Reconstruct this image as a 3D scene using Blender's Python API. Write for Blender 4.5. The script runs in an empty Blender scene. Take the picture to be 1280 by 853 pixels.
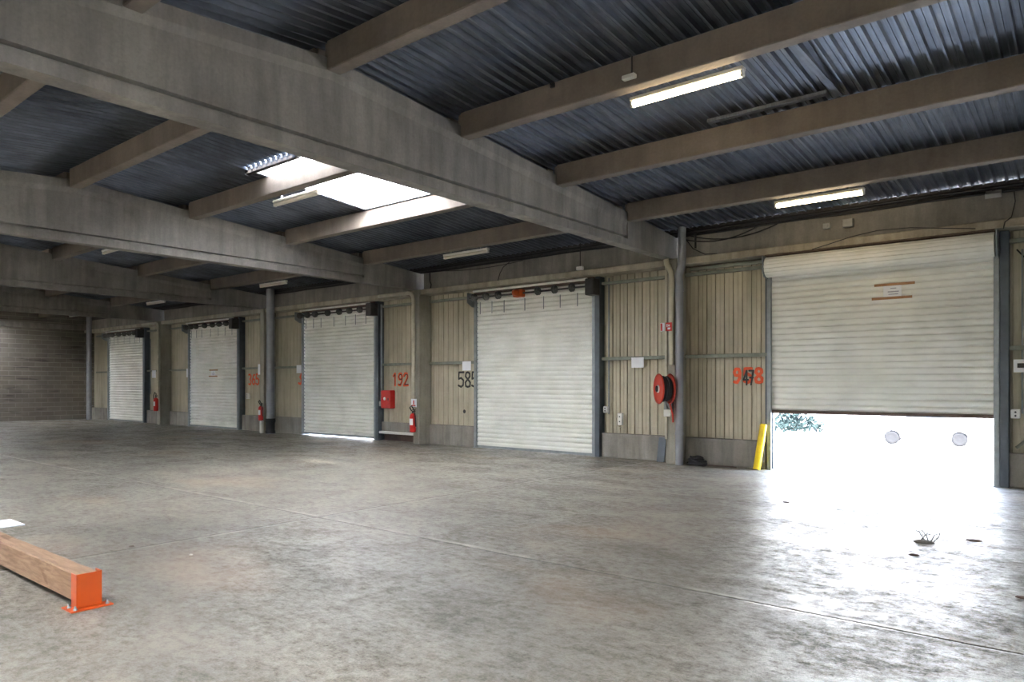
import bpy, math, random
from mathutils import Vector, Matrix
random.seed(7)
SC = bpy.context.scene
COL = SC.collection
PI = math.pi

# ---------------------------------------------------------------- materials
def lin(c):
    return tuple(((v/255)/12.92 if v/255 <= .04045 else (((v/255)+.055)/1.055)**2.4) for v in c)

class NT:
    def __init__(s, name):
        s.m = bpy.data.materials.new(name); s.m.use_nodes = True
        s.t = s.m.node_tree; s.b = s.t.nodes['Principled BSDF']
        s.tc = None
    def n(s, k, **kw):
        o = s.t.nodes.new(k)
        for a, v in kw.items(): setattr(o, a, v)
        return o
    def l(s, a, b): s.t.links.new(a, b)
    def obj(s, scale=(1, 1, 1)):
        g = s.n('ShaderNodeNewGeometry')
        mp = s.n('ShaderNodeMapping'); mp.inputs['Scale'].default_value = scale
        s.l(g.outputs['Position'], mp.inputs['Vector']); return mp.outputs[0]
    def noise(s, vec, sc, det=5, rough=.6, dist=0):
        o = s.n('ShaderNodeTexNoise'); o.inputs['Scale'].default_value = sc
        o.inputs['Detail'].default_value = det; o.inputs['Roughness'].default_value = rough
        o.inputs['Distortion'].default_value = dist
        s.l(vec, o.inputs['Vector']); return o.outputs['Fac']
    def ramp(s, fac, stops):
        r = s.n('ShaderNodeValToRGB'); e = r.color_ramp.elements
        while len(e) < len(stops): e.new(.5)
        for x, (p, c) in zip(e, stops):
            x.position = p; x.color = (*c, 1) if len(c) == 3 else c
        s.l(fac, r.inputs[0]); return r.outputs[0]
    def mix(s, a, b, f=.5, mode='MIX'):
        o = s.n('ShaderNodeMix', data_type='RGBA', blend_type=mode)
        for key, v in ((0, f), (6, a), (7, b)):
            if hasattr(v, 'is_linked') or hasattr(v, 'node'): s.l(v, o.inputs[key])
            elif key == 0: o.inputs[0].default_value = v
            else: o.inputs[key].default_value = (*v, 1)
        return o.outputs[2]
    def math(s, op, a, b=None, clamp=False):
        o = s.n('ShaderNodeMath', operation=op, use_clamp=clamp)
        for i, v in enumerate((a, b)):
            if v is None: continue
            if isinstance(v, (int, float)): o.inputs[i].default_value = v
            else: s.l(v, o.inputs[i])
        return o.outputs[0]
    def sep(s, v):
        o = s.n('ShaderNodeSeparateXYZ'); s.l(v, o.inputs[0]); return o.outputs
    def bump(s, h, strength=.3, dist=.01):
        o = s.n('ShaderNodeBump'); o.inputs['Strength'].default_value = strength
        o.inputs['Distance'].default_value = dist
        s.l(h, o.inputs['Height']); s.l(o.outputs[0], s.b.inputs['Normal'])
    def set(s, **kw):
        for k, v in kw.items():
            i = s.b.inputs[k.replace('_', ' ')]
            if hasattr(v, 'node'): s.l(v, i)
            elif isinstance(v, tuple): i.default_value = (*v, 1)
            else: i.default_value = v
        return s.m

def plain(name, rgb, rough=.6, metal=0.0, var=.12, sc=6):
    m = NT(name); c = lin(rgb); v = m.obj()
    f = m.noise(v, sc, 4)
    col = m.ramp(f, [(.3, tuple(x*(1-var) for x in c)), (.7, tuple(min(1, x*(1+var)) for x in c))])
    return m.set(Base_Color=col, Roughness=rough, Metallic=metal)

def concrete(name, base, dark, streak=.5, rough=.85, courses=False):
    m = NT(name); p = m.obj(); ps = m.obj((1, 1, .12))
    a = m.noise(p, .9, 6, .65); b = m.noise(ps, 5.5, 5, .6); c = m.noise(p, 30, 4, .7)
    col = m.ramp(a, [(.32, lin(dark)), (.62, lin(base))])
    sb = m.ramp(b, [(.33, (1-streak,)*3), (.6, (1, 1, 1))])
    col = m.mix(col, sb, 1.0, 'MULTIPLY')
    sp = m.ramp(c, [(.3, (.86,)*3), (.6, (1.0,)*3)])
    col = m.mix(col, sp, 1.0, 'MULTIPLY')
    m.bump(c, .25, .004)
    return m.set(Base_Color=col, Roughness=rough)

M = {}
M['beam'] = concrete('beam_concrete', (144, 140, 133), (116, 112, 106), .28)
M['purlin'] = concrete('purlin_concrete', (130, 120, 110), (108, 99, 91), .14)
M['column'] = concrete('column_concrete', (172, 167, 152), (146, 141, 128), .2)
M['plinth'] = concrete('plinth_concrete', (158, 154, 145), (128, 122, 112), .3)
M['ledge'] = concrete('ledge_concrete', (185, 176, 158), (150, 141, 125), .3)

# floor: old trowelled slab with joints, stains and worn sheen
m = NT('floor_concrete'); p = m.obj(); pst = m.obj((.7, 1, 1))
big = m.noise(p, .33, 6, .62); mid = m.noise(pst, 1.5, 8, .72, .6); fine = m.noise(p, 9, 8, .8); grain = m.noise(p, 60, 5, .8); pit = m.noise(m.obj((.6, 1, 1)), 17, 8, .78)
col = m.ramp(big, [(.3, lin((117, 114, 105))), (.5, lin((133, 128, 117))), (.68, lin((146, 139, 126)))])
col = m.mix(col, m.ramp(mid, [(.34, (.80, .81, .82)), (.5, (.97, .97, .97)), (.66, (1.10, 1.08, 1.06))]), 1.0, 'MULTIPLY')
col = m.mix(col, m.ramp(fine, [(.34, (.76, .76, .77)), (.52, (1, 1, 1)), (.72, (1.1, 1.1, 1.1))]), 1.0, 'MULTIPLY')
col = m.mix(col, m.ramp(grain, [(.36, (.5, .5, .5)), (.52, (1.05, 1.05, 1.05))]), .9, 'MULTIPLY')
sp = m.noise(m.obj((.6, 1, 1)), 3.1, 9, .85)
col = m.mix(col, m.ramp(pit, [(.36, (.66, .65, .63)), (.46, (.97, .97, .97)), (.62, (1.08, 1.08, 1.07))]), 1.0, 'MULTIPLY')
spot = m.ramp(sp, [(.665, (1, 1, 1)), (.70, (.45, .43, .41))])
col = m.mix(col, spot, .7, 'MULTIPLY')
rs = m.noise(pst, .55, 4, .5)
col = m.mix(col, lin((170, 146, 122)), m.ramp(rs, [(.56, (0,)*3), (.72, (.45,)*3)]))
X, Y, Z = m.sep(p)
wob = m.math('MULTIPLY', m.math('SUBTRACT', m.noise(p, 2.2, 5, .7), .5), .03)
def joint(coord, at, w):
    d = m.math('ABSOLUTE', m.math('SUBTRACT', m.math('ADD', coord, wob), at))
    return m.math('SUBTRACT', 1.0, m.math('DIVIDE', d, w, True), True)
j = None
for k in range(-5, 2):
    q = joint(X, -7.3+7.45*k, .024); j = q if j is None else m.math('MAXIMUM', j, q)
for y in (.8, 5.2, 9.58): j = m.math('MAXIMUM', j, joint(Y, y, .022))
jl = None
for k in range(-5, 2):
    q = joint(X, -7.26+7.45*k, .05); jl = q if jl is None else m.math('MAXIMUM', jl, q)
for y in (.84, 5.25, 9.63): jl = m.math('MAXIMUM', jl, joint(Y, y, .045))
edge = m.math('MULTIPLY', jl, m.ramp(m.noise(p, 1.1, 4, .7), [(.42, (0,)*3), (.6, (.75,)*3)]))
col = m.mix(col, lin((196, 190, 180)), edge)
jm = m.math('MULTIPLY', j, m.ramp(m.noise(p, .9, 3, .7), [(.3, (.6,)*3), (.55, (1.0,)*3)]), True)
col = m.mix(col, lin((56, 50, 44)), jm)
rmx = m.math('ADD', m.math('MULTIPLY', mid, .35), m.math('ADD', m.math('MULTIPLY', pit, .35), m.math('MULTIPLY', fine, .3)))
rg = m.ramp(rmx, [(.42, (.62,)*3), (.56, (.30,)*3)])
spl = m.ramp(rmx, [(.43, (.12,)*3), (.54, (.75,)*3)])
h = m.math('ADD', m.math('MULTIPLY', grain, .35), m.math('ADD', m.math('MULTIPLY', m.math('ADD', fine, pit), .4), m.math('MULTIPLY', j, -1.2)))
m.bump(h, .8, .012)
M['floor'] = m.set(Base_Color=col, Roughness=rg, Specular_IOR_Level=spl)

# block end wall
m = NT('block_wall'); p = m.obj()
sx, sy, sz = m.sep(p); cb = m.n('ShaderNodeCombineXYZ'); m.l(sy, cb.inputs[0]); m.l(sz, cb.inputs[1])
br = m.n('ShaderNodeTexBrick'); m.l(cb.outputs[0], br.inputs['Vector'])
for k, v in dict(Scale=1.0, Mortar_Size=.012, Brick_Width=.5, Row_Height=.2, Bias=0).items():
    br.inputs[k.replace('_', ' ')].default_value = v
br.inputs['Color1'].default_value = (*lin((124, 118, 108)), 1); br.inputs['Color2'].default_value = (*lin((114, 107, 97)), 1)
br.inputs['Mortar'].default_value = (*lin((138, 131, 121)), 1)
big = m.noise(p, .7, 5, .6)
col = m.mix(br.outputs['Color'], m.ramp(big, [(.3, (.7,)*3), (.65, (1.05,)*3)]), 1.0, 'MULTIPLY')
rowd = m.noise(m.obj((1, .5, 5)), 1.6, 2, .5)
col = m.mix(col, m.ramp(rowd, [(.64, (1,)*3), (.68, (.55,)*3)]), .8, 'MULTIPLY')
hz = m.math('PINGPONG', sz, .1)
col = m.mix(col, lin((166, 160, 148)), m.math('MULTIPLY', m.ramp(hz, [(.0, (1,)*3), (.012, (0,)*3)]), m.ramp(m.noise(m.obj((1, .6, 9)), 1.2, 3), [(.4, (.1,)*3), (.6, (.8,)*3)])))
m.bump(br.outputs['Fac'], -.3, .008)
M['block'] = m.set(Base_Color=col, Roughness=.9)

def cladding(name, a, b):
    m = NT(name); p = m.obj((1, 1, .1)); q = m.obj()
    st = m.noise(p, 7, 4, .6); bg = m.noise(q, 1.2, 5, .6)
    col = m.ramp(bg, [(.3, lin(a)), (.68, lin(b))])
    col = m.mix(col, m.ramp(st, [(.3, (.82, .82, .80)), (.6, (1.03, 1.03, 1.03))]), 1.0, 'MULTIPLY')
    return m.set(Base_Color=col, Roughness=.5)
M['clad'] = cladding('beige_cladding', (174, 166, 144), (194, 186, 162))
m = NT('roof_deck_steel'); p = m.obj()
st = m.noise(m.obj((14, .5, 1)), 3, 4, .6); bg = m.noise(p, 1.0, 5, .65)
col = m.ramp(bg, [(.3, lin((88, 92, 100))), (.7, lin((122, 128, 138)))])
col = m.mix(col, m.ramp(st, [(.3, (.75,)*3), (.65, (1.15,)*3)]), 1.0, 'MULTIPLY')
m.bump(m.ramp(m.math('SINE', m.math('MULTIPLY', m.sep(p)[0], 2*PI/.025)), [(.2, (0,)*3), (.8, (1,)*3)]), .15, .002)
M['deck'] = m.set(Base_Color=col, Roughness=m.ramp(bg, [(.3, (.5,)*3), (.7, (.34,)*3)]), Metallic=.45)

m = NT('shutter_white'); p = m.obj()
sg = m.noise(m.obj((.8, 1, 1)), 2, 4, .5); bg = m.noise(p, .8, 4)
col = m.ramp(sg, [(.3, lin((226, 226, 218))), (.6, lin((240, 240, 234)))])
col = m.mix(col, m.ramp(bg, [(.3, (.93,)*3), (.6, (1.0,)*3)]), 1.0, 'MULTIPLY')
M['white'] = m.set(Base_Color=col, Roughness=.45)
M['galv'] = plain('galvanised_steel', (142, 148, 150), .45, .55, .15, 8)
M['pipe'] = plain('grey_pipe', (140, 142, 146), .5, .1, .14, 4)
M['jamb'] = plain('blue_grey_jamb', (84, 92, 98), .5, .2, .15, 5)
M['darkmetal'] = plain('dark_metal', (66, 64, 64), .5, .4, .25, 10)
M['drum'] = plain('spring_drum_steel', (96, 96, 94), .5, .3, .3, 20)
M['brown'] = plain('rusty_primer', (94, 76, 66), .7, 0, .3, 6)
M['rail'] = plain('grey_green_rail', (128, 132, 120), .5, .2, .2, 5)
M['black'] = plain('black_rubber', (30, 30, 32), .55, 0, .2, 12)
M['red'] = plain('red_enamel', (196, 30, 24), .35, 0, .1, 5)
M['reel'] = plain('reel_red', (188, 60, 42), .45, 0, .12, 6)
M['orange'] = plain('orange_powder_coat', (186, 74, 12), .42, 0, .06, 8)
M['spray_orange'] = plain('orange_spray_paint', (228, 92, 44), .6, 0, .12, 14)
M['spray_black'] = plain('black_spray_paint', (46, 44, 42), .6, 0, .3, 14)
M['yellow'] = plain('yellow_paint', (240, 206, 22), .4, 0, .1, 7)
M['paper'] = plain('white_paper', (236, 238, 242), .7, 0, .03, 5)
M['paperprint'] = plain('grey_print', (170, 172, 182), .7, 0, .2, 20)
M['tape'] = plain('brown_tape', (166, 124, 86), .5, 0, .15, 12)
M['boxwhite'] = plain('white_plastic', (214, 214, 208), .4, 0, .06, 8)
M['boxgrey'] = plain('grey_plastic', (150, 150, 146), .5, 0, .08, 8)
M['board'] = plain('slate_board', (92, 100, 106), .6, 0, .15, 6)
M['pvc'] = plain('pale_pvc', (186, 180, 160), .5, 0, .15, 4)
M['tyre'] = plain('tyre_rubber', (35, 35, 36), .95, 0, .1, 12); M['tyre'].node_tree.nodes['Principled BSDF'].inputs['Specular IOR Level'].default_value = .05
M['carwhite'] = plain('white_car_paint', (236, 238, 240), .25, 0, .03, 3)
M['glass'] = plain('dark_car_glass', (60, 70, 80), .1, 0, .1, 3)
M['yard'] = plain('sunlit_yard', (206, 203, 196), .9, 0, .06, 1)
m = NT('wood_beam'); p = m.obj((.7, 6, 6))
g1 = m.noise(p, 2.2, 6, .7, 1.4); g2 = m.noise(m.obj((1.2, 9, 9)), 4, 4, .6, .5)
col = m.ramp(g1, [(.3, lin((122, 92, 70))), (.5, lin((150, 120, 94))), (.7, lin((170, 140, 112)))])
col = m.mix(col, m.ramp(g2, [(.35, (.8, .78, .74)), (.6, (1.03,)*3)]), 1.0, 'MULTIPLY')
kn = m.noise(m.obj((1.1, 4, 4)), 1.7, 2, .4, 1.0)
col = m.mix(col, m.ramp(kn, [(.63, (1,)*3), (.68, (.62, .52, .44))]), .8, 'MULTIPLY')
m.bump(g2, .3, .004)
M['wood'] = m.set(Base_Color=col, Roughness=.75)
m = NT('foliage'); f = m.noise(m.obj(), 3, 3)
M['leaf'] = m.set(Base_Color=m.ramp(f, [(.3, lin((29, 40, 39))), (.7, lin((38, 46, 45)))]), Roughness=.95, Specular_IOR_Level=.05)

def emission(name, rgb, s):
    m = NT(name); m.b.inputs['Emission Color'].default_value = (*lin(rgb), 1)
    m.b.inputs['Emission Strength'].default_value = s
    return m.set(Base_Color=lin(rgb))
M['tube_on'] = emission('lit_tube', (255, 232, 190), 26)
M['tube_off'] = plain('unlit_tube', (206, 200, 188), .4, 0, .04)
m = bpy.data.materials.new('polycarbonate'); m.use_nodes = True; t = m.node_tree; t.nodes.clear()
o = t.nodes.new('ShaderNodeOutputMaterial'); mx = t.nodes.new('ShaderNodeMixShader'); a = t.nodes.new('ShaderNodeBsdfTranslucent'); b = t.nodes.new('ShaderNodeBsdfTransparent')
a.inputs[0].default_value = (.95, .91, .84, 1); b.inputs[0].default_value = (.9, .92, .92, 1); mx.inputs[0].default_value = 1.0
t.links.new(b.outputs[0], mx.inputs[1]); t.links.new(a.outputs[0], mx.inputs[2]); t.links.new(mx.outputs[0], o.inputs[0])
M['poly'] = m

# ---------------------------------------------------------------- mesh helpers
class MB:
    def __init__(s): s.v = []; s.f = []; s.sm = []
    def add(s, vs, fs, smooth=False):
        k = len(s.v); s.v += [tuple(v) for v in vs]
        for f in fs: s.f.append(tuple(i+k for i in f)); s.sm.append(smooth)
        return s
    def box(s, x0, x1, y0, y1, z0, z1, bev=0):
        x0, x1 = sorted((x0, x1)); y0, y1 = sorted((y0, y1)); z0, z1 = sorted((z0, z1))
        b = min(bev, (x1-x0)/3, (y1-y0)/3, (z1-z0)/3)
        if b <= 0:
            v = [(x, y, z) for z in (z0, z1) for y in (y0, y1) for x in (x0, x1)]
            return s.add(v, [(0, 2, 3, 1), (4, 5, 7, 6), (0, 1, 5, 4), (2, 6, 7, 3), (0, 4, 6, 2), (1, 3, 7, 5)])
        import itertools
        idx = {}; v = []
        for sx in (0, 1):
            for sy in (0, 1):
                for sz in (0, 1):
                    for a in range(3):
                        px = (x0, x1)[sx]; py = (y0, y1)[sy]; pz = (z0, z1)[sz]
                        ox = b*(1-2*sx); oy = b*(1-2*sy); oz = b*(1-2*sz)
                        if a == 0: q = (px, py+oy, pz+oz)
                        elif a == 1: q = (px+ox, py, pz+oz)
                        else: q = (px+ox, py+oy, pz)
                        idx[sx, sy, sz, a] = len(v); v.append(q)
        f = []; g = lambda *k: idx[k]
        for q in (0, 1):
            f.append((g(q,0,0,0), g(q,1,0,0), g(q,1,1,0), g(q,0,1,0)))
            f.append((g(0,q,0,1), g(1,q,0,1), g(1,q,1,1), g(0,q,1,1)))
            f.append((g(0,0,q,2), g(1,0,q,2), g(1,1,q,2), g(0,1,q,2)))
            for r in (0, 1):
                f.append((g(0,q,r,1), g(1,q,r,1), g(1,q,r,2), g(0,q,r,2)))
                f.append((g(q,0,r,0), g(q,1,r,0), g(q,1,r,2), g(q,0,r,2)))
                f.append((g(q,r,0,0), g(q,r,1,0), g(q,r,1,1), g(q,r,0,1)))
                for w in (0, 1): f.append((g(q,r,w,0), g(q,r,w,1), g(q,r,w,2)))
        ctr = Vector(((x0+x1)/2, (y0+y1)/2, (z0+z1)/2)); ff = []
        for t in f:
            a, b_, c = (Vector(v[i]) for i in t[:3])
            nn = (b_-a).cross(c-a); mid = sum((Vector(v[i]) for i in t), Vector())/len(t)
            ff.append(t if nn.dot(mid-ctr) > 0 else tuple(reversed(t)))
        return s.add(v, ff)
    def tube(s, pts, r, n=10, caps=True):
        pts = [Vector(p) for p in pts]; rs = r if isinstance(r, (list, tuple)) else [r]*len(pts)
        rings = []; up = None
        for i, p in enumerate(pts):
            d = (pts[min(i+1, len(pts)-1)] - pts[max(i-1, 0)]).normalized()
            if up is None: up = Vector((0, 0, 1)) if abs(d.z) < .9 else Vector((1, 0, 0))
            a = d.cross(up)
            if a.length < 1e-4: a = d.cross(Vector((0, 1, .1)))
            a.normalize(); b = a.cross(d).normalized(); up = b
            rings.append([p + rs[i]*(math.cos(2*PI*k/n)*a + math.sin(2*PI*k/n)*b) for k in range(n)])
        v = [q for ring in rings for q in ring]
        f = [(i*n+k, i*n+(k+1) % n, (i+1)*n+(k+1) % n, (i+1)*n+k) for i in range(len(pts)-1) for k in range(n)]
        s.add(v, f, True)
        if caps:
            s.add(rings[0], [tuple(range(n))]); s.add(rings[-1], [tuple(reversed(range(n)))])
        return s
    def loft(s, secs, caps=True, closed=True, smooth=False):
        n = len(secs[0]); v = [q for c in secs for q in c]; R = n if closed else n-1
        f = [(i*n+k, i*n+(k+1) % n, (i+1)*n+(k+1) % n, (i+1)*n+k) for i in range(len(secs)-1) for k in range(R)]
        if caps and closed: f += [tuple(reversed(range(n))), tuple((len(secs)-1)*n+k for k in range(n))]
        return s.add(v, f, smooth)
    def lathe(s, c, axis, prof, n=20):
        c = Vector(c); ax = Vector(axis).normalized()
        a = ax.cross(Vector((0, 0, 1)));
        if a.length < .1: a = Vector((1, 0, 0))
        a.normalize(); b = ax.cross(a)
        v = [c + ax*h + r*(math.cos(2*PI*k/n)*a + math.sin(2*PI*k/n)*b) for r, h in prof for k in range(n)]
        f = [(i*n+k, i*n+(k+1) % n, (i+1)*n+(k+1) % n, (i+1)*n+k) for i in range(len(prof)-1) for k in range(n)]
        s.add(v, f, True); L = (len(prof)-1)*n
        s.add([v[k] for k in range(n)], [tuple(range(n))]); s.add(v[L:L+n], [tuple(range(n))])
        return s
    def build(s, name, mat, parent=None, org=None):
        me = bpy.data.meshes.new(name)
        v = s.v
        if parent is not None and org is None: org = parent.location
        if org is not None: v = [(x-org[0], y-org[1], z-org[2]) for x, y, z in v]
        me.from_pydata(v, [], s.f); me.materials.append(M[mat] if isinstance(mat, str) else mat)
        for p, sm in zip(me.polygons, s.sm): p.use_smooth = sm
        import bmesh
        bm = bmesh.new(); bm.from_mesh(me); bmesh.ops.recalc_face_normals(bm, faces=bm.faces); bm.to_mesh(me); bm.free()
        o = bpy.data.objects.new(name, me); COL.objects.link(o)
        if parent is not None: o.parent = parent
        elif org is not None: o.location = org
        return o

def tag(o, label=None, cat=None, group=None, kind=None):
    if label: o['label'] = label
    if cat: o['category'] = cat
    if group: o['group'] = group
    if kind: o['kind'] = kind
    return o
def empty(name, loc=(0, 0, 0)):
    o = bpy.data.objects.new(name, None); COL.objects.link(o); o.location = loc; o.empty_display_size = .1
    return o

# ---------------------------------------------------------------- layout
GX = [.70-7.45*k for k in range(5)]
CX = [g+.07 for g in GX]           # girder centre lines
BAY = -7.45; WALL = 13.68; OPP = -3.75; XE = -36.65; XR = 8.1
DOORX = [-3.03+BAY*k for k in range(5)]
ORD = ['nearest', 'second', 'third', 'fourth', 'fifth']
RIDGE = 4.95
def deck(y): return 4.75 + .08*(13.4-y) if y >= RIDGE else 4.75 + .08*(13.4-(2*RIDGE-y))
def tb(y): return deck(y) - .33

# floor
f = MB().box(XE, XR, OPP-.2, 13.95, -.15, 0).build('floor', 'floor'); tag(f, kind='structure')

# end wall of blocks with a bond beam, other walls behind the camera
w = MB(); w.box(XE-.2, XE, OPP-.2, 14, 0, 4.12); w.box(XE-.2, XE, OPP-.2, 14, 4.36, 5.6)
tag(w.build('wall_left', 'block'), kind='structure')
tag(MB().box(XE-.2, XE+.05, OPP-.2, 13.98, 4.12, 4.36, .01).build('trim_1', 'plinth'), kind='structure')
tag(MB().box(XR, XR+.2, OPP-.2, 14, 0, 5.6).build('wall_right', 'block'), kind='structure')
w = MB()
opp = [(c-1.9, c+1.9) for c in [4.4, -3.05, -10.5, -17.95, -25.4, -32.8]]
OPEN_OPP = (0, 1, 2, 3, 4, 5)
xs = XR; OH = .2
for i, (a, b) in enumerate(opp):
    w.box(b, xs, OPP-.12, OPP, 0, 5.0); xs = a
    w.box(a, b, OPP-.10, OPP-.04, OH, 3.8)
w.box(XE, xs, OPP-.12, OPP, 0, 5.0); w.box(XE, XR, OPP-.12, OPP, 3.8, 5.0)
tag(w.build('wall_front', 'clad'), kind='structure')

# roof deck: ribs hang below wide pans
holes = [(XE+.45, XE+1.95, 7.4, 9.0), (-11.25, -9.15, 6.75, 9.15)] + [(XE+.15*round((c-.9-XE)/.15), XE+.15*round((c+.9-XE)/.15), -1.6, .4) for c in (4.4, -3.05, -10.5, -17.95, -25.4, -32.8)]
slit = [(-11.35, -10.0, 6.595, 6.63)]
def deck_mesh(ys):
    mb = MB(); n = int((XR-XE)/.15)+1
    for i in range(n):
        x = XE + i*.15
        prof = [(0, .045), (.056, .045), (.060, .040), (.064, .045), (.112, .045), (.121, -.012), (.141, -.012), (.15, .045)]
        for a, b in zip(ys, ys[1:]):
            if any(h[0] <= x+.07 <= h[1] and h[2] <= (a+b)/2 <= h[3] for h in holes+slit): continue
            v = [(x+px, a, deck(a)+pz) for px, pz in prof] + [(x+px, b, deck(b)+pz) for px, pz in prof]
            q = len(prof); mb.add(v, [(k, k+1, q+k+1, q+k) for k in range(q-1)])
    return mb
ce = deck_mesh([RIDGE, 6.595, 6.63, 6.75, 7.4, 9.0, 9.15, 14.7]).build('ceiling', 'deck'); tag(ce, kind='structure')
c2 = deck_mesh([-4.2, -1.6, .4, RIDGE-.001]).build('ceiling', 'deck'); tag(c2, kind='structure')

tag(MB().box(XE, XR, RIDGE-.12, RIDGE+.12, deck(RIDGE)+.05, deck(RIDGE)+.07).build('trim_61', 'deck'), kind='structure')
# skylights; those on the unseen rear slope are added to light the floor
for i, (x0, x1, y0, y1) in enumerate(holes):
    wn = empty('window_%d' % (i+1), ((x0+x1)/2, (y0+y1)/2, deck((y0+y1)/2))); tag(wn, kind='structure')
    pm = MB(); n = 14; t = .006
    for k in range(n):
        xa = x0+(x1-x0)*k/n; xb = x0+(x1-x0)*(k+1)/n; za = .1 + (.012 if k % 2 else 0)
        pm.add([(xa, y0-.05, deck(y0)+za), (xb, y0-.05, deck(y0)+.1+(.012 if (k+1) % 2 else 0)), (xb, y1+.05, deck(y1)+.1+(.012 if (k+1) % 2 else 0)), (xa, y1+.05, deck(y1)+za)], [(0, 1, 2, 3)])
    pm.build('pane', 'poly', wn)
    fm = MB()
    for (a, b, c, d) in ((x0-.07, x0, y0, y1), (x1, x1+.07, y0, y1)):
        fm.loft([[(a, c, deck(c)-.02), (b, c, deck(c)-.02), (b, c, deck(c)+.11), (a, c, deck(c)+.11)], [(a, d, deck(d)-.02), (b, d, deck(d)-.02), (b, d, deck(d)+.11), (a, d, deck(d)+.11)]])
    fm.box(x0-.07, x1+.07, y0-.06, y0, deck(y0)-.02, deck(y0)+.12); fm.box(x0-.07, x1+.07, y1, y1+.06, deck(y1)-.02, deck(y1)+.09)
    fm.build('window_frame', 'galv', wn)

tag(MB().box(-11.4, -9.9, 6.655, 6.745, deck(6.7)-.06, deck(6.7)+.05, .006).build('trim_60', 'darkmetal'), kind='structure')
# patched deck strip and lifted sheet edges
pt = MB(); y0, y1 = 8.72, 9.0
pt.box(-4.0, -2.5, 8.93, 9.02, deck(9)-.05, deck(9)-.005, .006).box(-2.46, -2.38, 7.2, 9.15, deck(9)-.04, deck(9)-.03)
tag(pt.build('trim_2', 'deck'), kind='structure')
k = 3
for (x, ya, yb) in [(-5.05, 5.1, 6.98), (-3.6, 9.45, 11.3), (-12.75, 5.1, 6.95), (-12.4, 9.45, 11.35), (-9.6, 9.45, 11.3), (-11.9, 11.62, 13.2), (-10.2, 11.62, 13.2), (-11.2, 2.9, 4.8)]:
    s = MB(); s.loft([[(x, y, deck(y)+.003), (x+.014, y, deck(y)-.002), (x+.014, y, deck(y)+.001), (x, y, deck(y)+.006)] for y in (ya, (ya+yb)/2, yb)])
    tag(s.build('trim_%d' % k, 'galv'), kind='structure'); k += 1

# ---------------------------------------------------------------- girders
BAYN = ['in the half-open shutter bay', 'in the skylight bay', 'one bay beyond the skylights', 'two bays beyond the skylights', 'in the end wall bay']
def girder(x):
    mb = MB(); ys = [-3.25, -1.4, RIDGE, 11.42]
    def sec(y):
        t = tb(y); h = .115; w_ = .088
        p = [(-h, 4.13), (h, 4.13), (h, 4.25), (.03, 4.262), (.03, 4.30), (w_, 4.315), (w_, t-.085), (h, t), (h, t+.15), (-h, t+.15), (-h, t), (-w_, t-.085), (-w_, 4.315), (-.03, 4.30), (-.03, 4.262), (-h, 4.25)]
        return [(x+a, y, z) for a, z in p]
    mb.loft([sec(y) for y in [-1.5, RIDGE, 11.42]])
    def blk(y): return [(x-.113, y, 4.131), (x+.113, y, 4.131), (x+.113, y, tb(y)+.149), (x-.113, y, tb(y)+.149)]
    mb.loft([blk(11.42), blk(13.66)]); mb.loft([blk(-1.5), blk(-3.35)])
    return mb
glab = ['concrete roof girder above the camera, beyond the half-open shutter',
        'nearest and largest tapered concrete roof girder, ending over the hose reel column',
        'tapered concrete girder behind the skylights, ending over the column beside the red cabinet',
        'concrete roof girder third from the camera, ending over the column with the black-collared downpipe',
        'dark concrete roof girder nearest the block end wall']
for i, x in enumerate(GX):
    if i == 0: lab = glab[0]
    g = girder(x).build('roof_girder', 'beam', org=(x, RIDGE, 4.13)); tag(g, glab[i], 'beam', 'concrete roof girders')

# purlins
PY = [(11.38, 'lowest roof purlin nearest the shutters'), (9.2, 'roof purlin second up from the shutters'), (7.0, 'roof purlin third up from the shutters'), (4.85, 'ridge purlin'), (2.7, 'first roof purlin past the ridge'), (.5, 'second roof purlin past the ridge')]
XB = GX + [XE-.1]
for b in range(5):
    xa = XB[b]-.117; xb = XB[b+1]+.117
    if b == 4: xb = XE+.002
    for j, (y, nm) in enumerate(PY):
        if (j == 5 and b > 1) or (j == 4 and b > 3): continue
        d = min(deck(y), deck(y+.18)) - .002; t = min(tb(y), tb(y+.18))
        mb = MB().box(xb, xa, y, y+.18, t, d, .012)
        if b < 4: mb.box(xb-.05, xb+.02, y+.02, y+.16, t+.17, d-.02)
        mb.box(xa-.02, xa+.05, y+.02, y+.16, t+.17, d-.02)
        o = mb.build('roof_purlin', 'purlin', org=((xa+xb)/2, y+.09, t))
        tag(o, 'concrete %s, %s' % (nm, BAYN[b]), 'beam', 'concrete roof purlins')

# columns
clab = ['concrete column past the open shutter, out of sight', 'concrete column carrying the red hose reel, rust stained at its foot', 'concrete column with a red extinguisher hung on its front, beside the red cabinet',
        'concrete column with black-collared downpipe, between the third and fourth shutters', 'concrete column between the last two shutters near the end wall']
m = M['column']
for i, x in enumerate(CX):
    if i == 0: continue
    mb = MB().box(x-.12, x+.12, 13.2, 13.66, 0, 4.128, .015)
    o = mb.build('column', 'column', org=(x, 13.4, 0)); tag(o, clab[i], 'column', 'concrete wall columns')
mb = MB().box(.5, .8, 13.2, 13.62, 0, 4.128, .015); tag(mb.build('column', 'column', org=(.65, 13.4, 0)), clab[0], 'column', 'concrete wall columns')

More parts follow.
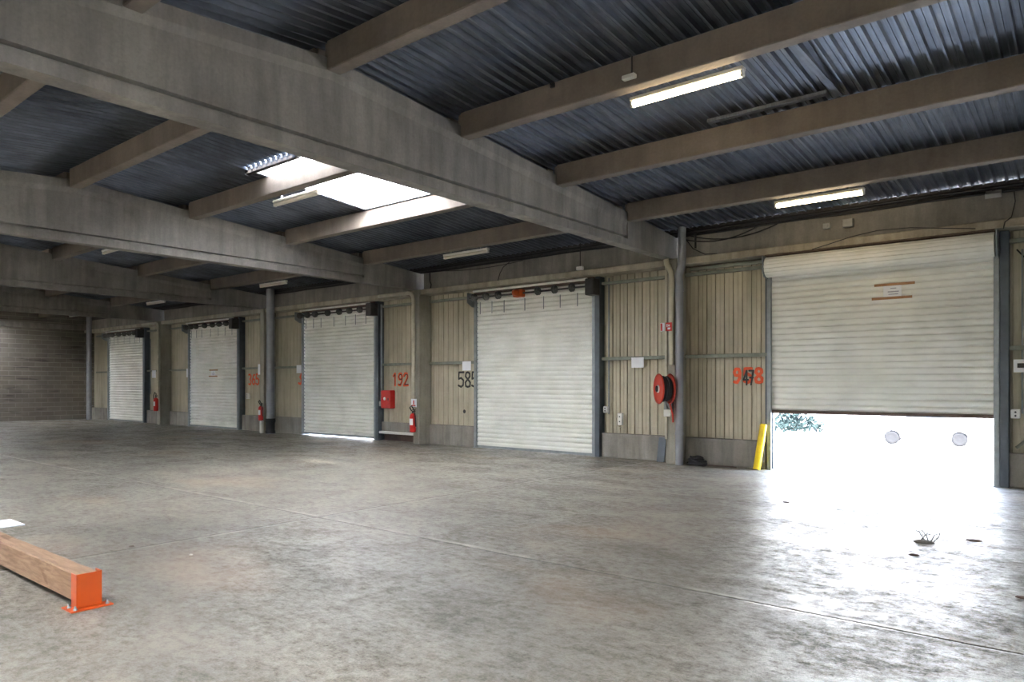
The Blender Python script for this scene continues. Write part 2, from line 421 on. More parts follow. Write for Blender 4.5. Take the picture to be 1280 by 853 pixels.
# edge beams between the columns
def bayspan(b):
    a = CX[b]-.122; c = CX[b+1]+.122 if b < 4 else XE+.002
    return a, c
SH = ['over the half-open shutter', 'over the shutter with the exposed spring drums and 585 beside it', 'over the shutter with the red cabinet beside it', 'over the shutter with the taped notice', 'over the last shutter by the end wall']
for b in range(5):
    a, c = bayspan(b)
    o = MB().box(c, a, 13.36, 13.66, 4.13, 4.60, .01).build('edge_beam', 'beam', org=((a+c)/2, 13.5, 4.1)); tag(o, 'concrete edge beam '+SH[b], 'beam', 'concrete edge beams')
    MB().box(c, a, 13.24, 13.66, 4.0, 4.13, .012).build('ledge', 'ledge', o)
    o.children[0]['label'] = 'paler stained bottom ledge'
# part of bay to the right of GX0
mb = MB().box(.81, XR, 13.3, 13.66, 4.0, 4.6); tag(mb.build('wall_back_lintel', 'beam'), kind='structure'); bpy.data.objects['wall_back_lintel'].name = 'trim_20'
# closure strip over the edge beam (daylight shows only under the deck pans)
tag(MB().box(XE, XR, 13.42, 13.6, 4.6, 4.758).build('trim_21', 'darkmetal'), kind='structure')

# ---------------------------------------------------------------- shutter wall cladding, plinth, rails
DW = 1.80; DH = 3.78
segs = []; xs = XR; OPX = (2.6, 6.2)
for c in DOORX: segs.append((c+DW, xs)); xs = c-DW
segs.append((XE, xs))
w = MB()
for a, b in segs:
    n = max(1, round((b-a)/.18)); p = (b-a)/n; pts = []
    for k in range(n):
        x = a+k*p
        pts += [(x, 0), (x+p*.40, 0), (x+p*.43, .006), (x+p*.46, .006), (x+p*.49, 0), (x+p*.86, 0), (x+p*.90, .028), (x+p*.97, .028)]
    pts.append((b, 0))
    z0, z1 = .45, 4.15
    if a > -2 and a < 2:
        pts = [q for q in pts if q[0] <= OPX[0]]
        w.box(OPX[0], OPX[1], 13.62, 13.7, 2.6, 4.15); w.box(OPX[1], XR, 13.62, 13.7, 0, 4.15)
    L = len(pts); v = [(x, WALL+y, z0) for x, y in pts]+[(x, WALL+y, z1) for x, y in pts]
    w.add(v, [(k, k+1, L+k+1, L+k) for k in range(L-1)])
for c in DOORX: w.box(c-DW-.02, c+DW+.02, 13.62, 13.7, 3.55, 4.15)
tag(w.build('wall_back', 'clad'), kind='structure')
kk = 22
for i, (a, b) in enumerate(segs):
    # plinth pieces beside columns
    if i == 0: b = OPX[0]
    gs = [g for g in CX if a < g < b]
    cuts = [a+.02] + sum([[g-.125, g+.125] for g in gs], []) + [b-.02]
    for q in range(0, len(cuts), 2):
        x0, x1 = cuts[q], cuts[q+1]
        if i == 2 and x1 < GX[2]+.2 and False: continue
        if x1-x0 < .1: continue
        if abs(x1-(CX[2]-.125)) < .01:
            continue
        mb = MB().box(x0, x1, 13.56, 13.78, 0, .53, .012); tag(mb.build('trim_%d' % kk, 'plinth'), kind='structure'); kk += 1
    for g in gs: pass
# raised plinth by the red cabinet, over a low white sill
x0 = DOORX[2]+DW+.02; x1 = CX[2]-.125
tag(MB().box(x0, x1, 13.6, 13.78, .27, .53, .012).build('trim_%d' % kk, 'plinth'), kind='structure'); kk += 1
tag(MB().box(x0, x1, 13.70, 13.80, 0, .3).build('trim_%d' % kk, 'brown'), kind='structure'); kk += 1
tag(MB().box(x0, x1, 13.5, 13.6, .2, .27, .006).build('trim_%d' % kk, 'boxwhite'), kind='structure'); kk += 1

rails = []
names = ['beside the half-open shutter']
def rail(x0, x1, z, lab, mat='rail', h=.07):
    mb = MB().box(x0, x1, 13.56, 13.60, z-h/2, z+h/2, .004); mb.box(x0, x1, 13.60, 13.676, z+h/2-.012, z+h/2)
    mb.box(x0, x1, 13.60, 13.676, z-h/2, z-h/2+.012)
    o = mb.build('wall_rail', mat, org=((x0+x1)/2, 13.6, z)); tag(o, lab, 'rail', 'horizontal steel wall rails')
panels = []
pn = {0: ['panel past the half-open shutter'], }
plabs = ['the cladding past the half-open shutter', 'the cladding with the orange 958', 'the cladding between the hose reel column and the spring-drum shutter', 'the cladding with the black 585', 'the cladding with the red cabinet',
         'the cladding with the orange 30, next to the third shutter', 'the cladding with orange 365', 'the cladding between the fourth shutter and last column', 'the cladding with the small red extinguisher on the plinth', 'the narrow cladding by the end wall']
pi = 0
for i, (a, b) in enumerate(segs):
    if i == 0: sp = [(a+.1, .5)]
    elif i == 5: sp = [(XE+.5, b-.03)]
    else: g = CX[i]; sp = [(g+.125, b-.03), (a+.1, g-.125)]
    for x0, x1 in sp:
        panels.append((x0, x1)); rail(x0, x1, 2.17, 'mid-height grey steel rail across '+plabs[pi]); rail(x0, x1, 3.84, 'upper grey steel rail across '+plabs[pi], 'rail', .06); pi += 1

# ---------------------------------------------------------------- roller shutters
def curtain(x0, x1, z0, z1, y=13.555):
    p = .110; n = math.ceil((z1-z0)/p); pr = []
    for k in range(n):
        z = z1 - k*p
        for dz, dy in ((0, .034), (.015, .034), (.020, .006), (.035, -.008), (.060, -.014), (.085, -.009), (.107, .008)):
            if z-dz > z0: pr.append((z-dz, y+dy))
    pr.append((z0, y))
    v = [(x, yy, z) for x in (x0, x1) for z, yy in pr]; L = len(pr)
    mb = MB().add(v, [(k, k+1, L+k+1, L+k) for k in range(L-1)])
    vb = [(x, max(yy, y+.02)+.02, z) for x in (x0, x1) for z, yy in pr]
    mb.add(vb, [(k, k+1, L+k+1, L+k) for k in range(L-1)])
    return mb
def wheel(cx, cy, cz, r=.1):
    mb = MB().lathe((cx-.03, cy, cz), (1, 0, 0), [(.03, -.03), (.045, 0), (r, .004), (r+.012, .0), (r+.012, .012), (r, .014), (r*.62, .02), (r*.62, .05), (r, .052), (r+.01, .05), (r+.01, .06), (.045, .066), (.03, .09)], 22)
    return mb
dlab = ['white roller shutter raised about a metre, daylight pouring under it', 'closed white roller shutter with seven exposed drums and 585 beside it', 'closed white roller shutter with a bright line of daylight along its foot, near the red cabinet',
        'closed white roller shutter with a taped paper notice at mid height', 'closed white roller shutter nearest the block end wall']
for i, c in enumerate(DOORX):
    d = empty('door_%d' % (i+1), (c, 13.5, 0)); tag(d, dlab[i], None, None, 'structure')
    x0, x1 = c-DW+.03, c+DW-.03
    zb = [1.06, .004, .03, .004, .004][i]
    top = 3.66 if i == 0 else 3.9
    curtain(x0, x1, zb+.05, top).build('shutter_curtain', 'white', d)
    MB().box(x0, x1, 13.535, 13.60, zb, zb+.06, .006).build('bottom_bar', 'galv' if i else 'brown', d)
    for s, xx in ((0, x0), (1, x1)):
        g = MB().box(xx-.045, xx+.03, 13.47, 13.53, 0, 3.72, .005).box(xx-.045, xx-.033, 13.53, 13.66, 0, 3.72)
        if s: g = MB().box(xx-.03, xx+.045, 13.47, 13.53, 0, 3.72, .005).box(xx+.033, xx+.045, 13.53, 13.66, 0, 3.72)
        g.box(xx-.06, xx+.06, 13.44, 13.6, 0, .012)
        g.build('guide_rail', 'galv', d)
    MB().box(x1+.05, x1+.17, 13.46, 13.66, 0, 3.99, .006).box(x1-.02, x1+.17, 13.625, 13.72, 0, 3.99).build('jamb_post', 'jamb', d)
    MB().box(x0-.11, x0-.05, 13.56, 13.66, 0, 3.99, .004).box(x0-.11, x0+.02, 13.625, 13.72, 0, 3.99).build('jamb_post', 'jamb', d)
    if i == 0:
        # rolled up curtain
        n = 40; r = .185; pr = []
        for k in range(n*3):
            a = 2*PI*k/(n*3); rr = r + (-.012 if k % 8 == 0 else 0.004*math.sin(PI*(k % 8)/8))
            pr.append((13.36+rr*math.cos(a), 3.78+rr*math.sin(a)))
        MB().loft([[(x, y, z) for y, z in pr] for x in (x0, x1)]).build('rolled_curtain', 'white', d)
        MB().box(x0-.03, x1+.03, 13.40, 13.60, 3.965, 3.998, .004).tube([(x0, 13.24, 3.985), (x1, 13.24, 3.985)], .014, 8).build('head_channel', 'brown', d)
        for xx in (x0-.03, x1+.03):
            MB().loft([[(xx+s, y, z) for y, z in ((13.2, 3.98), (13.2, 3.70), (13.28, 3.60), (13.6, 3.56), (13.6, 3.98))] for s in (-.01, .01)]).build('end_bracket', 'galv', d)
    else:
        MB().box(x0, x1, 13.45, 13.60, 3.885, 3.998, .004).build('head_channel', 'brown', d)
        MB().tube([(x0-.04, 13.31, 3.77), (x1+.1, 13.31, 3.77)], .022, 10).build('barrel_shaft', 'darkmetal', d)
        MB().tube([(x0+.03, 13.38, 3.945), (x1-.1, 13.38, 3.945)], .03, 8).build('daylight_line', 'boxwhite', d)  # white tube stands in for the line of daylight above the shutter
        fr = [.035, .15, .265, .455, .62, .76, .90]
        for q, t in enumerate(fr):
            xx = x0+(x1-x0-.12)*t
            if q == 3 and i == 1:
                MB().box(xx-.13, xx+.13, 13.22, 13.40, 3.68, 3.86, .02).lathe((xx-.08, 13.2, 3.78), (1, 0, 0), [(.02, 0), (.075, .01), (.075, .14), (.02, .15)], 16).build('drive_unit', 'orange', d)
            else: wheel(xx, 13.31, 3.78, .085).build('spring_drum', 'drum', d)
            MB().box(xx-.010, xx+.010, 13.532, 13.540, 3.38, 3.68).build('strap', 'galv', d)
        MB().box(x1-.02, x1+.2, 13.16, 13.44, 3.56, 3.92, .015).build('motor_cover', 'darkmetal', d)
        MB().loft([[(x0-.06+s, y, z) for y, z in ((13.24, 3.9), (13.24, 3.66), (13.42, 3.56), (13.56, 3.56), (13.56, 3.9))] for s in (-.008, .008)]).build('end_bracket', 'galv', d)

# ---------------------------------------------------------------- pipes
def downpipe(x, y, r, lab, swan=True, collar=False):
    o = empty('downpipe', (x, y, 0)); tag(o, lab, 'pipe', 'grey rainwater downpipes')
    pts = [(x, y, 0.0), (x, y, 3.55)]
    if swan: pts += [(x-.005, y, 3.66), (x-.02, y-.0, 3.76), (x+.01, y+.0, 3.86), (x+.045, y, 3.96), (x+.055, y, 4.1), (x+.055, y, 4.72)]
    else: pts += [(x, y, 4.7)]
    MB().tube(pts, r, 18).build('pipe', 'pipe', o)
    for z in ((.6, 2.2, 3.45) if not collar else (2.2, 3.4)): MB().tube([(x, y, z), (x, y, z+.05)], r+.01, 18).box(x-.012, x+.012, y, y+r+.05, z+.01, z+.04).build('pipe_clamp', 'pipe', o)
    if collar: MB().tube([(x, y, .02), (x, y, .1), (x, y, .12), (x, y, .36), (x, y, .38), (x, y, .5)], [r+.03, r+.03, r+.015, r+.015, r+.035, r+.035], 18).build('collar', 'black', o)
downpipe(-6.47, 13.15, .078, 'grey rainwater downpipe behind the red hose reel')
downpipe(-20.85, 13.06, .13, 'fat grey downpipe with a black collar at its foot', False, True)
downpipe(-35.7, 13.1, .11, 'grey downpipe in the corner by the block end wall', False)
def pvc(x, y, r, lab, left):
    pts = [(x, y, 2.0 if left is None else .62), (x, y, 3.72), (x-.01, y, 3.84), (x-.06, y, 3.94), (x-.11, y, 4.03), (x-.12, y, 4.12)]
    if left: pts = [(x, y, .66), (x, y, 3.85), (x-.03, y, 3.96), (x-.1, y, 4.03), (x-.2, y, 4.055), (x-.6, y, 4.06), (x-1.4, y, 4.06)]
    o = MB().tube(pts, r, 14).build('conduit_pipe', 'pvc', org=(x, y, .6)); tag(o, lab, 'pipe', 'pale vertical conduits')
pvc(-6.635, 13.14, .055, 'pale conduit with a swan neck running up the hose reel column', None)
pvc(-14.165, 13.14, .05, 'pale conduit bending under the ledge on the extinguisher column', True)
pvc(-28.98, 13.15, .04, 'thin pale conduit on the last column before the end wall', True)
tag(MB().box(-6.80, -6.75, 13.165, 13.198, .5, 4.0, .004).build('cable_duct', 'pvc'), 'narrow pale cable duct on the hose reel column', 'cable duct')

def thin(name, pts, r, mat, lab, cat, n=6):
    o = MB().tube(pts, r, n).build(name, mat, org=pts[0]); tag(o, lab, cat); return o
def sag(a, b, d, n=12):
    a = Vector(a); b = Vector(b); return [a.lerp(b, k/n)-Vector((0, 0, d*4*(k/n)*(1-k/n))) for k in range(n+1)]
# black cables along the eaves
for k, (z, r, y, lab) in enumerate([(4.655, .028, 13.325, 'thick black cable along the eaves, upper of the pair'), (4.58, .022, 13.33, 'thinner black cable along the eaves, lower of the pair')]):
    pts = []; n = 60
    for q in range(n+1):
        x = 3 - (3-XE-.5)*q/n; pts.append((x, y, z+.008*math.sin(q*1.7+k)))
    thin('cable', pts, r, 'black', lab, 'cable', 8)
thin('cable', sag((-6.42, 13.3, 4.6), (-4.6, 13.32, 4.56), .17), .012, 'black', 'sagging black cable loop beside the swan-neck downpipe, upper loop', 'cable')
thin('cable', sag((-6.42, 13.28, 4.5), (-4.95, 13.32, 4.57), .14), .012, 'black', 'sagging black cable loop beside the swan-neck downpipe, lower loop', 'cable')
thin('cable', [(-6.4, 13.3, 4.5), (-6.25, 13.3, 4.3), (-6.0, 13.3, 4.16), (-5.75, 13.3, 4.14)], .01, 'black', 'short black cable dropping onto the ledge by the downpipe', 'cable')
thin('cable', [(-3.95, 13.22, 4.0), (-3.7, 13.22, 4.05), (-3.3, 13.22, 4.14), (-2.9, 13.22, 4.19), (-2.4, 13.22, 4.17), (-1.9, 13.22, 4.09), (-1.5, 13.22, 4.03)], .007, 'black', 'thin cable arching over the ledge above the half-open shutter', 'cable')
thin('cable', [(-1.02, 13.34, 4.6), (-1.0, 13.34, 4.4), (-1.04, 13.34, 4.2), (-1.04, 13.22, 4.14), (-1.12, 13.22, 4.08), (-1.14, 13.22, 3.98)], .008, 'black', 'thin cable dropping past the open shutter post', 'cable')
thin('cable', sag((-13.2, 13.34, 4.56), (-10.6, 13.34, 4.55), .06)+[(-11.2, 13.34, 4.2)][:0], .008, 'black', 'thin cable slung on the edge beam over the spring drums', 'cable')
thin('cable', [(-11.0, 13.34, 4.56), (-11.2, 13.33, 4.45), (-11.28, 13.3, 4.3), (-11.28, 13.23, 4.12)], .008, 'black', 'thin cable hanging down the edge beam over the spring drums', 'cable')
thin('cable', [(-13.75, 13.34, 4.56), (-13.75, 13.34, 4.35), (-13.7, 13.34, 4.25), (-13.68, 13.3, 4.15)], .014, 'black', 'short black cable hanging by the second girder end', 'cable')
thin('cable', [(-6.2, 13.3, 4.58), (-6.2, 13.3, 4.3)], .02, 'black', 'stub of black cable hanging beside the downpipe', 'cable')
# junction boxes
def box_thing(name, x0, x1, y0, y1, z0, z1, mat, lab, cat, extra=None, bev=.008):
    o = empty(name, ((x0+x1)/2, (y0+y1)/2, z0)); tag(o, lab, cat)
    MB().box(x0, x1, y0, y1, z0, z1, bev).build('housing', mat, o)
    if extra: extra(o)
    return o
box_thing('junction_box', -3.79, -3.67, 13.29, 13.36, 4.35, 4.45, 'boxgrey', 'small grey junction box, smaller of two on the edge beam over the shutter', 'junction box', lambda o: MB().tube([(-3.73, 13.27, 4.40), (-3.73, 13.29, 4.40)], .03, 12).build('cap', 'boxgrey', o))
box_thing('junction_box', -3.46, -3.29, 13.27, 13.36, 4.33, 4.47, 'boxgrey', 'larger grey junction box on the edge beam above the half-open shutter', 'junction box', lambda o: MB().box(-3.45, -3.3, 13.262, 13.27, 4.34, 4.46).build('lid', 'boxgrey', o))
o = empty('floodlight', (-1.27, 13.3, 4.5)); tag(o, 'small floodlight bracketed under the eaves beside the half-open shutter', 'floodlight')
MB().loft([[(-1.27+s*w_, y, z) for y, z in ((13.28, 4.60), (13.14, 4.52), (13.18, 4.46), (13.3, 4.50))] for s, w_ in ((-1, .10), (1, .10))]).build('lamp_head', 'boxgrey', o)
MB().box(-1.29, -1.25, 13.26, 13.37, 4.55, 4.60).build('bracket', 'darkmetal', o)
o = empty('hanging_sensor', (-8.85, 13.2, 4.12)); tag(o, 'white sensor box hung on a thin black rod in front of the edge beam', 'sensor')
MB().box(-8.93, -8.77, 13.12, 13.2, 4.12, 4.20, .01).build('housing', 'boxwhite', o)
MB().tube([(-8.85, 13.17, 4.2), (-8.85, 13.17, 4.72)], .009, 6).build('rod', 'black', o)
o = empty('emergency_light', (-4.03, 6.95, 4.98)); tag(o, 'small white detector with conduit on the side of a roof purlin', 'detector')
MB().box(-4.11, -3.95, 6.93, 6.998, 4.98, 5.03, .008).build('housing', 'boxwhite', o)
MB().tube([(-4.01, 6.985, 5.03), (-4.01, 6.985, 5.24)], .009, 6).build('conduit', 'darkmetal', o)
box_thing('bracket_plate', -5.12, -5.06, 6.96, 6.998, 5.17, 5.23, 'darkmetal', 'small dark bolt plate on the nearest third purlin', 'bracket', lambda o: MB().tube([(-5.09, 6.94, 5.2), (-5.09, 6.96, 5.2)], .015, 8).build('bolt', 'darkmetal', o))

# ---------------------------------------------------------------- tube lamps
def lamp(x, y, on, lab):
    z = deck(y) - .33 - .04
    o = empty('tube_light', (x, y, z)); tag(o, lab, 'light', 'fluorescent tube lights')
    L = .67
    MB().box(x-L, x+L, y-.045, y+.045, z, z+.045, .008).build('lamp_body', 'boxwhite', o)
    MB().tube([(x-L+.03, y, z-.03), (x+L-.03, y, z-.03)], .034, 14).build('tube', 'tube_on' if on else 'tube_off', o)
    for s in (-1, 1):
        MB().box(x+s*L-.02*s-.02, x+s*L-.02*s+.02, y-.03, y+.03, z-.06, z+.002, .006).build('end_cap', 'boxwhite', o)
        xx = x+s*.45
        MB().box(xx-.012, xx+.012, y-.012, y+.012, z+.045, deck(y)).build('hanger', 'galv', o)
lamp(-3.53, 7.30, True, 'lit fluorescent tube light below the third purlin of the half-open shutter bay')
lamp(-3.40, 11.68, True, 'lit fluorescent tube light close to the eaves above the half-open shutter')
lamp(-10.85, 7.30, False, 'unlit tube light under the purlin between the two halves of the skylight')
lamp(-10.9, 11.68, False, 'unlit tube light near the eaves in the skylight bay')
lamp(-18.35, 7.30, False, 'unlit tube light at mid slope in the bay beyond the skylights')
lamp(-18.5, 11.68, False, 'unlit tube light near the eaves over the third shutter')
lamp(-25.9, 11.68, False, 'unlit tube light near the eaves over the fourth shutter')
lamp(-33.2, 11.68, False, 'unlit tube light near the eaves over the last shutter')
lamp(-10.9, 2.3, False, 'unlit tube light past the ridge in the skylight bay')

# ---------------------------------------------------------------- things on the wall
# hose reel
o = empty('hose_reel', (-6.72, 12.98, 1.5)); tag(o, 'red hose reel wound with black hose on the nearest concrete column', 'hose reel')
ax = Vector((-.688, -.725, 0)); c0 = Vector((-6.70, 12.96, 1.515))
for s in (-1, 1):
    c = c0+ax*(s*.115)
    MB().lathe(c, ax, [(.05, -.012), (.27, -.008), (.295, -.016), (.305, 0), (.295, .016), (.27, .008), (.05, .012)], 36).build('reel_disc', 'reel', o)
for q, (rr, yy) in enumerate([(.2, -.08), (.23, -.04), (.215, 0), (.235, .04), (.21, .08)]):
    n = 28; a_ = ax.cross(Vector((0, 0, 1))).normalized()
    pts = [c0+ax*yy+rr*(math.cos(2*PI*k/n)*a_+math.sin(2*PI*k/n)*Vector((0, 0, 1))) for k in range(n+1)]
    MB().tube(pts, .027, 8, False).build('hose_coil', 'black', o)
MB().lathe(c0-ax*.13, ax, [(.02, 0), (.19, .01), (.19, .24), (.06, .25), (.06, .30), (.03, .31)], 24).build('drum', 'black', o)
MB().lathe(c0+ax*.12, ax, [(.08, 0), (.08, .02), (.05, .035), (.03, .05)], 20).build('hub', 'boxwhite', o)
MB().box(-6.8, -6.62, 13.12, 13.2, 1.0, 1.25, .008).tube([(-6.71, 13.1, 1.12), (-6.71, 12.99, 1.3), tuple(c0)], .025, 8).build('wall_bracket', 'galv', o)
MB().tube([(-6.62, 13.02, 1.25), (-6.56, 13.04, 1.0), (-6.56, 13.05, .85)], .018, 8).build('nozzle', 'reel', o)
tag(MB().box(-6.78, -6.62, 13.075, 13.12, .96, 1.10, .008).build('valve_box', 'boxwhite'), 'pale valve box under the hose reel', 'box')

def digits(name, txt, x0, z0, h, w, gap, r, mat, lab, cat, y=13.672, wob=0.0, slope=0):
    D = {'5': [[(1, 1), (.1, 1), (.05, .55), (.5, .62), (.95, .45), (.9, .12), (.5, 0), (0, .1)]],
         '8': [[(.5, .52), (.08, .72), (.2, .96), (.5, 1), (.85, .92), (.9, .72), (.5, .52), (.05, .3), (.15, .04), (.5, 0), (.9, .05), (.95, .3), (.5, .52)]],
         '9': [[(.92, .7), (.7, .5), (.25, .52), (.08, .75), (.3, .98), (.75, .97), (.92, .7), (.85, .3), (.5, 0), (.1, .05)]],
         '1': [[(.2, .8), (.55, 1), (.55, 0)]], '2': [[(.05, .8), (.3, 1), (.75, .98), (.9, .7), (.5, .35), (.05, 0), (1, .02)]],
         '3': [[(.05, .95), (.5, 1), (.9, .78), (.45, .54), (.95, .3), (.6, 0), (.05, .06)]],
         '0': [[(.5, 1), (.1, .8), (.05, .3), (.4, 0), (.85, .2), (.95, .7), (.5, 1)]],
         '6': [[(.85, .95), (.4, .9), (.08, .5), (.1, .12), (.5, 0), (.9, .15), (.85, .45), (.5, .55), (.12, .4)]],
         '4': [[(.7, 0), (.7, 1), (.05, .35), (1, .35)]], '7': [[(.05, 1), (.95, 1), (.45, 0)], [(.2, .5), (.85, .5)]]}
    x = x0; ry = y; root = empty(name, (x0, y, z0)); tag(root, lab, cat)
    for ci, ch in enumerate(txt):
        mb = MB()
        for st in D[ch]:
            pts = [(x+px*w, z0+pz*h+ci*slope) for px, pz in st]
            for (xa, za), (xb, zb) in zip(pts, pts[1:]):
                dx, dz = xb-xa, zb-za; L = math.hypot(dx, dz) or 1; nx, nz = -dz/L*r, dx/L*r
                mb.add([(xa+nx, ry, za+nz), (xa-nx, ry, za-nz), (xb-nx, ry, zb-nz), (xb+nx, ry, zb+nz)], [(0, 1, 2, 3)])
                ry -= .00004
            for (xa, za) in pts:
                mb.add([(xa+r*math.cos(a), ry, za+r*math.sin(a)) for a in [2*PI*k/10 for k in range(10)]], [tuple(range(10))]); ry -= .00004
        x += w+gap; mb.build('digit', mat, root)
    return root
digits('painted_number', '585', -13.02, 1.54, .38, .19, .05, .026, 'spray_black', 'black spray-painted 585 on the cladding beside the second shutter', 'graffiti')
digits('painted_number', '958', -5.57, 1.64, .27, .14, .075, .03, 'spray_orange', 'orange spray-painted 958 beside the half-open shutter', 'graffiti')
digits('painted_number', '47', -5.37, 1.60, .27, .09, .02, .018, 'spray_black', 'black spray-painted 47 sprayed over the orange 958', 'graffiti', 13.664)
digits('painted_number', '192', -15.6, 1.58, .33, .18, .05, .036, 'spray_orange', 'orange spray-painted 192 above the red cabinet', 'graffiti')
digits('painted_number', '192', -15.58, 1.60, .29, .16, .08, .012, 'spray_black', 'thin black 192 traced over the orange 192', 'graffiti', 13.664)
digits('painted_number', '30', -20.2, 1.62, .42, .2, .04, .035, 'spray_orange', 'orange spray-painted 30 partly under a white sheet by the third shutter', 'graffiti')
digits('painted_number', '365', -23.2, 1.6, .36, .19, .05, .03, 'spray_orange', 'orange spray-painted 365 next to the fourth shutter', 'graffiti')

def sheet(x, z, w, h, y, lab, lines=True, mat='paper', cat='notice'):
    o = empty('paper_notice', (x, y, z)); tag(o, lab, cat)
    MB().box(x-w/2, x+w/2, y-.004, y, z-h/2, z+h/2).build('sheet', mat, o)
    if lines:
        mb = MB()
        for k in range(3): mb.box(x-w*.32, x+w*(.3-.1*k), y-.0055, y-.0045, z+h*(.22-.2*k), z+h*(.27-.2*k))
        mb.build('print', 'paperprint', o)
    return o
sheet(-12.62, 2.08, .30, .24, 13.559, 'white sheet on the rail just above the black 585', False)
sheet(-7.64, 2.07, .30, .22, 13.559, 'white sheet on the rail beside the hose reel column', False)
s = sheet(-.93, 1.89, .22, .2, 13.559, 'white notice with dark print past the half-open shutter', False)
MB().box(-.99, -.88, 13.541, 13.545, 1.86, 1.93).build('print', 'spray_black', s)
sheet(-27.3, 2.05, .34, .34, 13.559, 'white sheet beside the shutter with the taped notice', False)
sheet(-22.25, 2.12, .32, .36, 13.559, 'white sheet between the fourth shutter and the fat downpipe', False)
sheet(-19.98, 2.1, .30, .26, 13.559, 'white sheet on the rail by the third shutter, over orange paint', False)
sheet(-29.42, 2.02, .34, .3, 13.19, 'white sheet on the last column before the end wall', False)
for dx, x, z, lab in ((0, -2.73, 3.19, 'white paper notice held by brown tape, high on the half-open shutter'), (1, DOORX[3]+.0, 2.02, 'paper notice taped at mid height on the fourth shutter')):
    y = 13.535; o = empty('taped_notice', (x, y, z)); tag(o, lab, 'notice')
    MB().box(x-.14, x+.14, y-.006, y, z-.1, z+.11).build('sheet', 'paper', o)
    MB().box(x-.07, x+.1, y-.0075, y-.0065, z-.02, z+.0).box(x-.06, x+.09, y-.0075, y-.0065, z-.06, z-.045).box(x-.03, x+.06, y-.0075, y-.0065, z+.04, z+.055).build('print', 'paperprint', o)
    for s, q in ((1, .03), (-1, -.01)):
        v = [(x-.31+q, y-.009, z+s*.115-.022), (x+.31+q, y-.009, z+s*.115-.022), (x+.31+q, y-.009, z+s*.115+.022), (x-.31+q, y-.009, z+s*.115+.022)]
        v += [(a, b+.003, c_) for a, b, c_ in v]
        MB().add(v, [(0, 1, 2, 3), (4, 5, 6, 7), (0, 1, 5, 4), (1, 2, 6, 5), (2, 3, 7, 6), (3, 0, 4, 7)]).build('tape', 'tape', o)

# fire signs
o = empty('fire_sign', (-6.735, 13.07, 2.74)); tag(o, 'small red and white fire sign on the hose reel column', 'sign')
MB().box(-6.845, -6.755, 13.07, 13.076, 2.67, 2.84).build('sign_plate', 'paper', o)
MB().box(-6.840, -6.805, 13.066, 13.069, 2.68, 2.83).box(-6.725, -6.595, 13.066, 13.076, 2.67, 2.84).build('red_field', 'red', o)
MB().box(-6.685, -6.625, 13.062, 13.065, 2.7, 2.74).box(-6.670, -6.640, 13.062, 13.065, 2.76, 2.8).box(-6.705, -6.685, 13.062, 13.065, 2.75, 2.81).build('pictogram', 'paper', o)
o = empty('fire_sign', (-14.080, 13.08, .72)); tag(o, 'white fire sign with a red pictogram above the hanging extinguisher', 'sign')
MB().box(-14.200, -13.980, 13.08, 13.086, 1.0, 1.22).build('sign_plate', 'paper', o)
MB().box(-14.160, -14.020, 13.076, 13.079, 1.03, 1.06).box(-14.110, -14.070, 13.076, 13.079, 1.07, 1.18).build('pictogram', 'red', o)

def extinguisher(x, y, z, s, lab, side=1):
    o = empty('fire_extinguisher', (x, y, z)); tag(o, lab, 'fire extinguisher')
    r = .085*s; H = .50*s
    MB().lathe((x, y, z), (0, 0, 1), [(r*.7, 0), (r*.95, .01), (r, .03), (r, H*.82), (r*.85, H*.92), (r*.45, H*.99), (r*.3, H)], 20).build('cylinder', 'red', o)
    MB().tube([(x, y, z+H), (x, y, z+H+.06*s)], .022*s, 10).build('valve', 'darkmetal', o)
    MB().box(x-.015*s, x+.09*s, y-.02*s, y+.02*s, z+H+.05*s, z+H+.07*s, .004).box(x-.015*s, x+.10*s, y-.02*s, y+.02*s, z+H+.085*s, z+H+.1*s, .004).build('handle', 'black', o)
    pts = [(x-.02*s*side, y-.02, z+H+.06*s), (x-.09*s*side, y-.03, z+H+.15*s), (x-.0*s*side, y-.05, z+H+.20*s), (x+.10*s*side, y-.04, z+H+.08*s), (x+.12*s*side, y-.02, z+H*.75), (x+.115*s*side, y, z+H*.3)]
    MB().tube(pts, .016*s, 8).build('hose', 'black', o)
    n = 12; v = [(x+(r+.002)*math.cos(a), y+(r+.002)*math.sin(a), z+H*h) for h in (.38, .72) for a in [-PI*.85+PI*.62*k/n for k in range(n+1)]]
    MB().add(v, [(k, k+1, n+2+k, n+1+k) for k in range(n)], True).build('label_band', 'paper', o)
    return o
extinguisher(-14.06, 13.02, .34, 1.0, 'red fire extinguisher hung on the column beside the red cabinet')
extinguisher(-21.40, 13.05, .42, .95, 'red fire extinguisher on the column with the black-collared downpipe')
extinguisher(-28.98, 13.07, .55, 1.05, 'dark red extinguisher on the last column, its hose sticking out', -1)
tag(MB().tube([(-21.40, 13.08, .0), (-21.40, 13.08, .4)], .06, 12).build('marker_post', 'boxwhite'), 'short white post under an extinguisher by the fat downpipe', 'post')
# red cabinet
o = empty('fire_cabinet', (-15.68, 13.5, .92)); tag(o, 'red wall cabinet between the third shutter and the extinguisher column', 'cabinet')
MB().box(-15.87, -15.47, 13.46, 13.66, .92, 1.44, .02).build('housing', 'red', o)
MB().box(-15.85, -15.49, 13.445, 13.462, .94, 1.42, .008).build('door', 'red', o)
MB().lathe((-15.68, 13.44, 1.2), (0, -1, 0), [(.05, 0), (.05, .006), (.02, .008)], 16).build('emblem', 'paper', o)
MB().box(-15.54, -15.52, 13.425, 13.447, 1.15, 1.22, .003).build('handle', 'darkmetal', o)

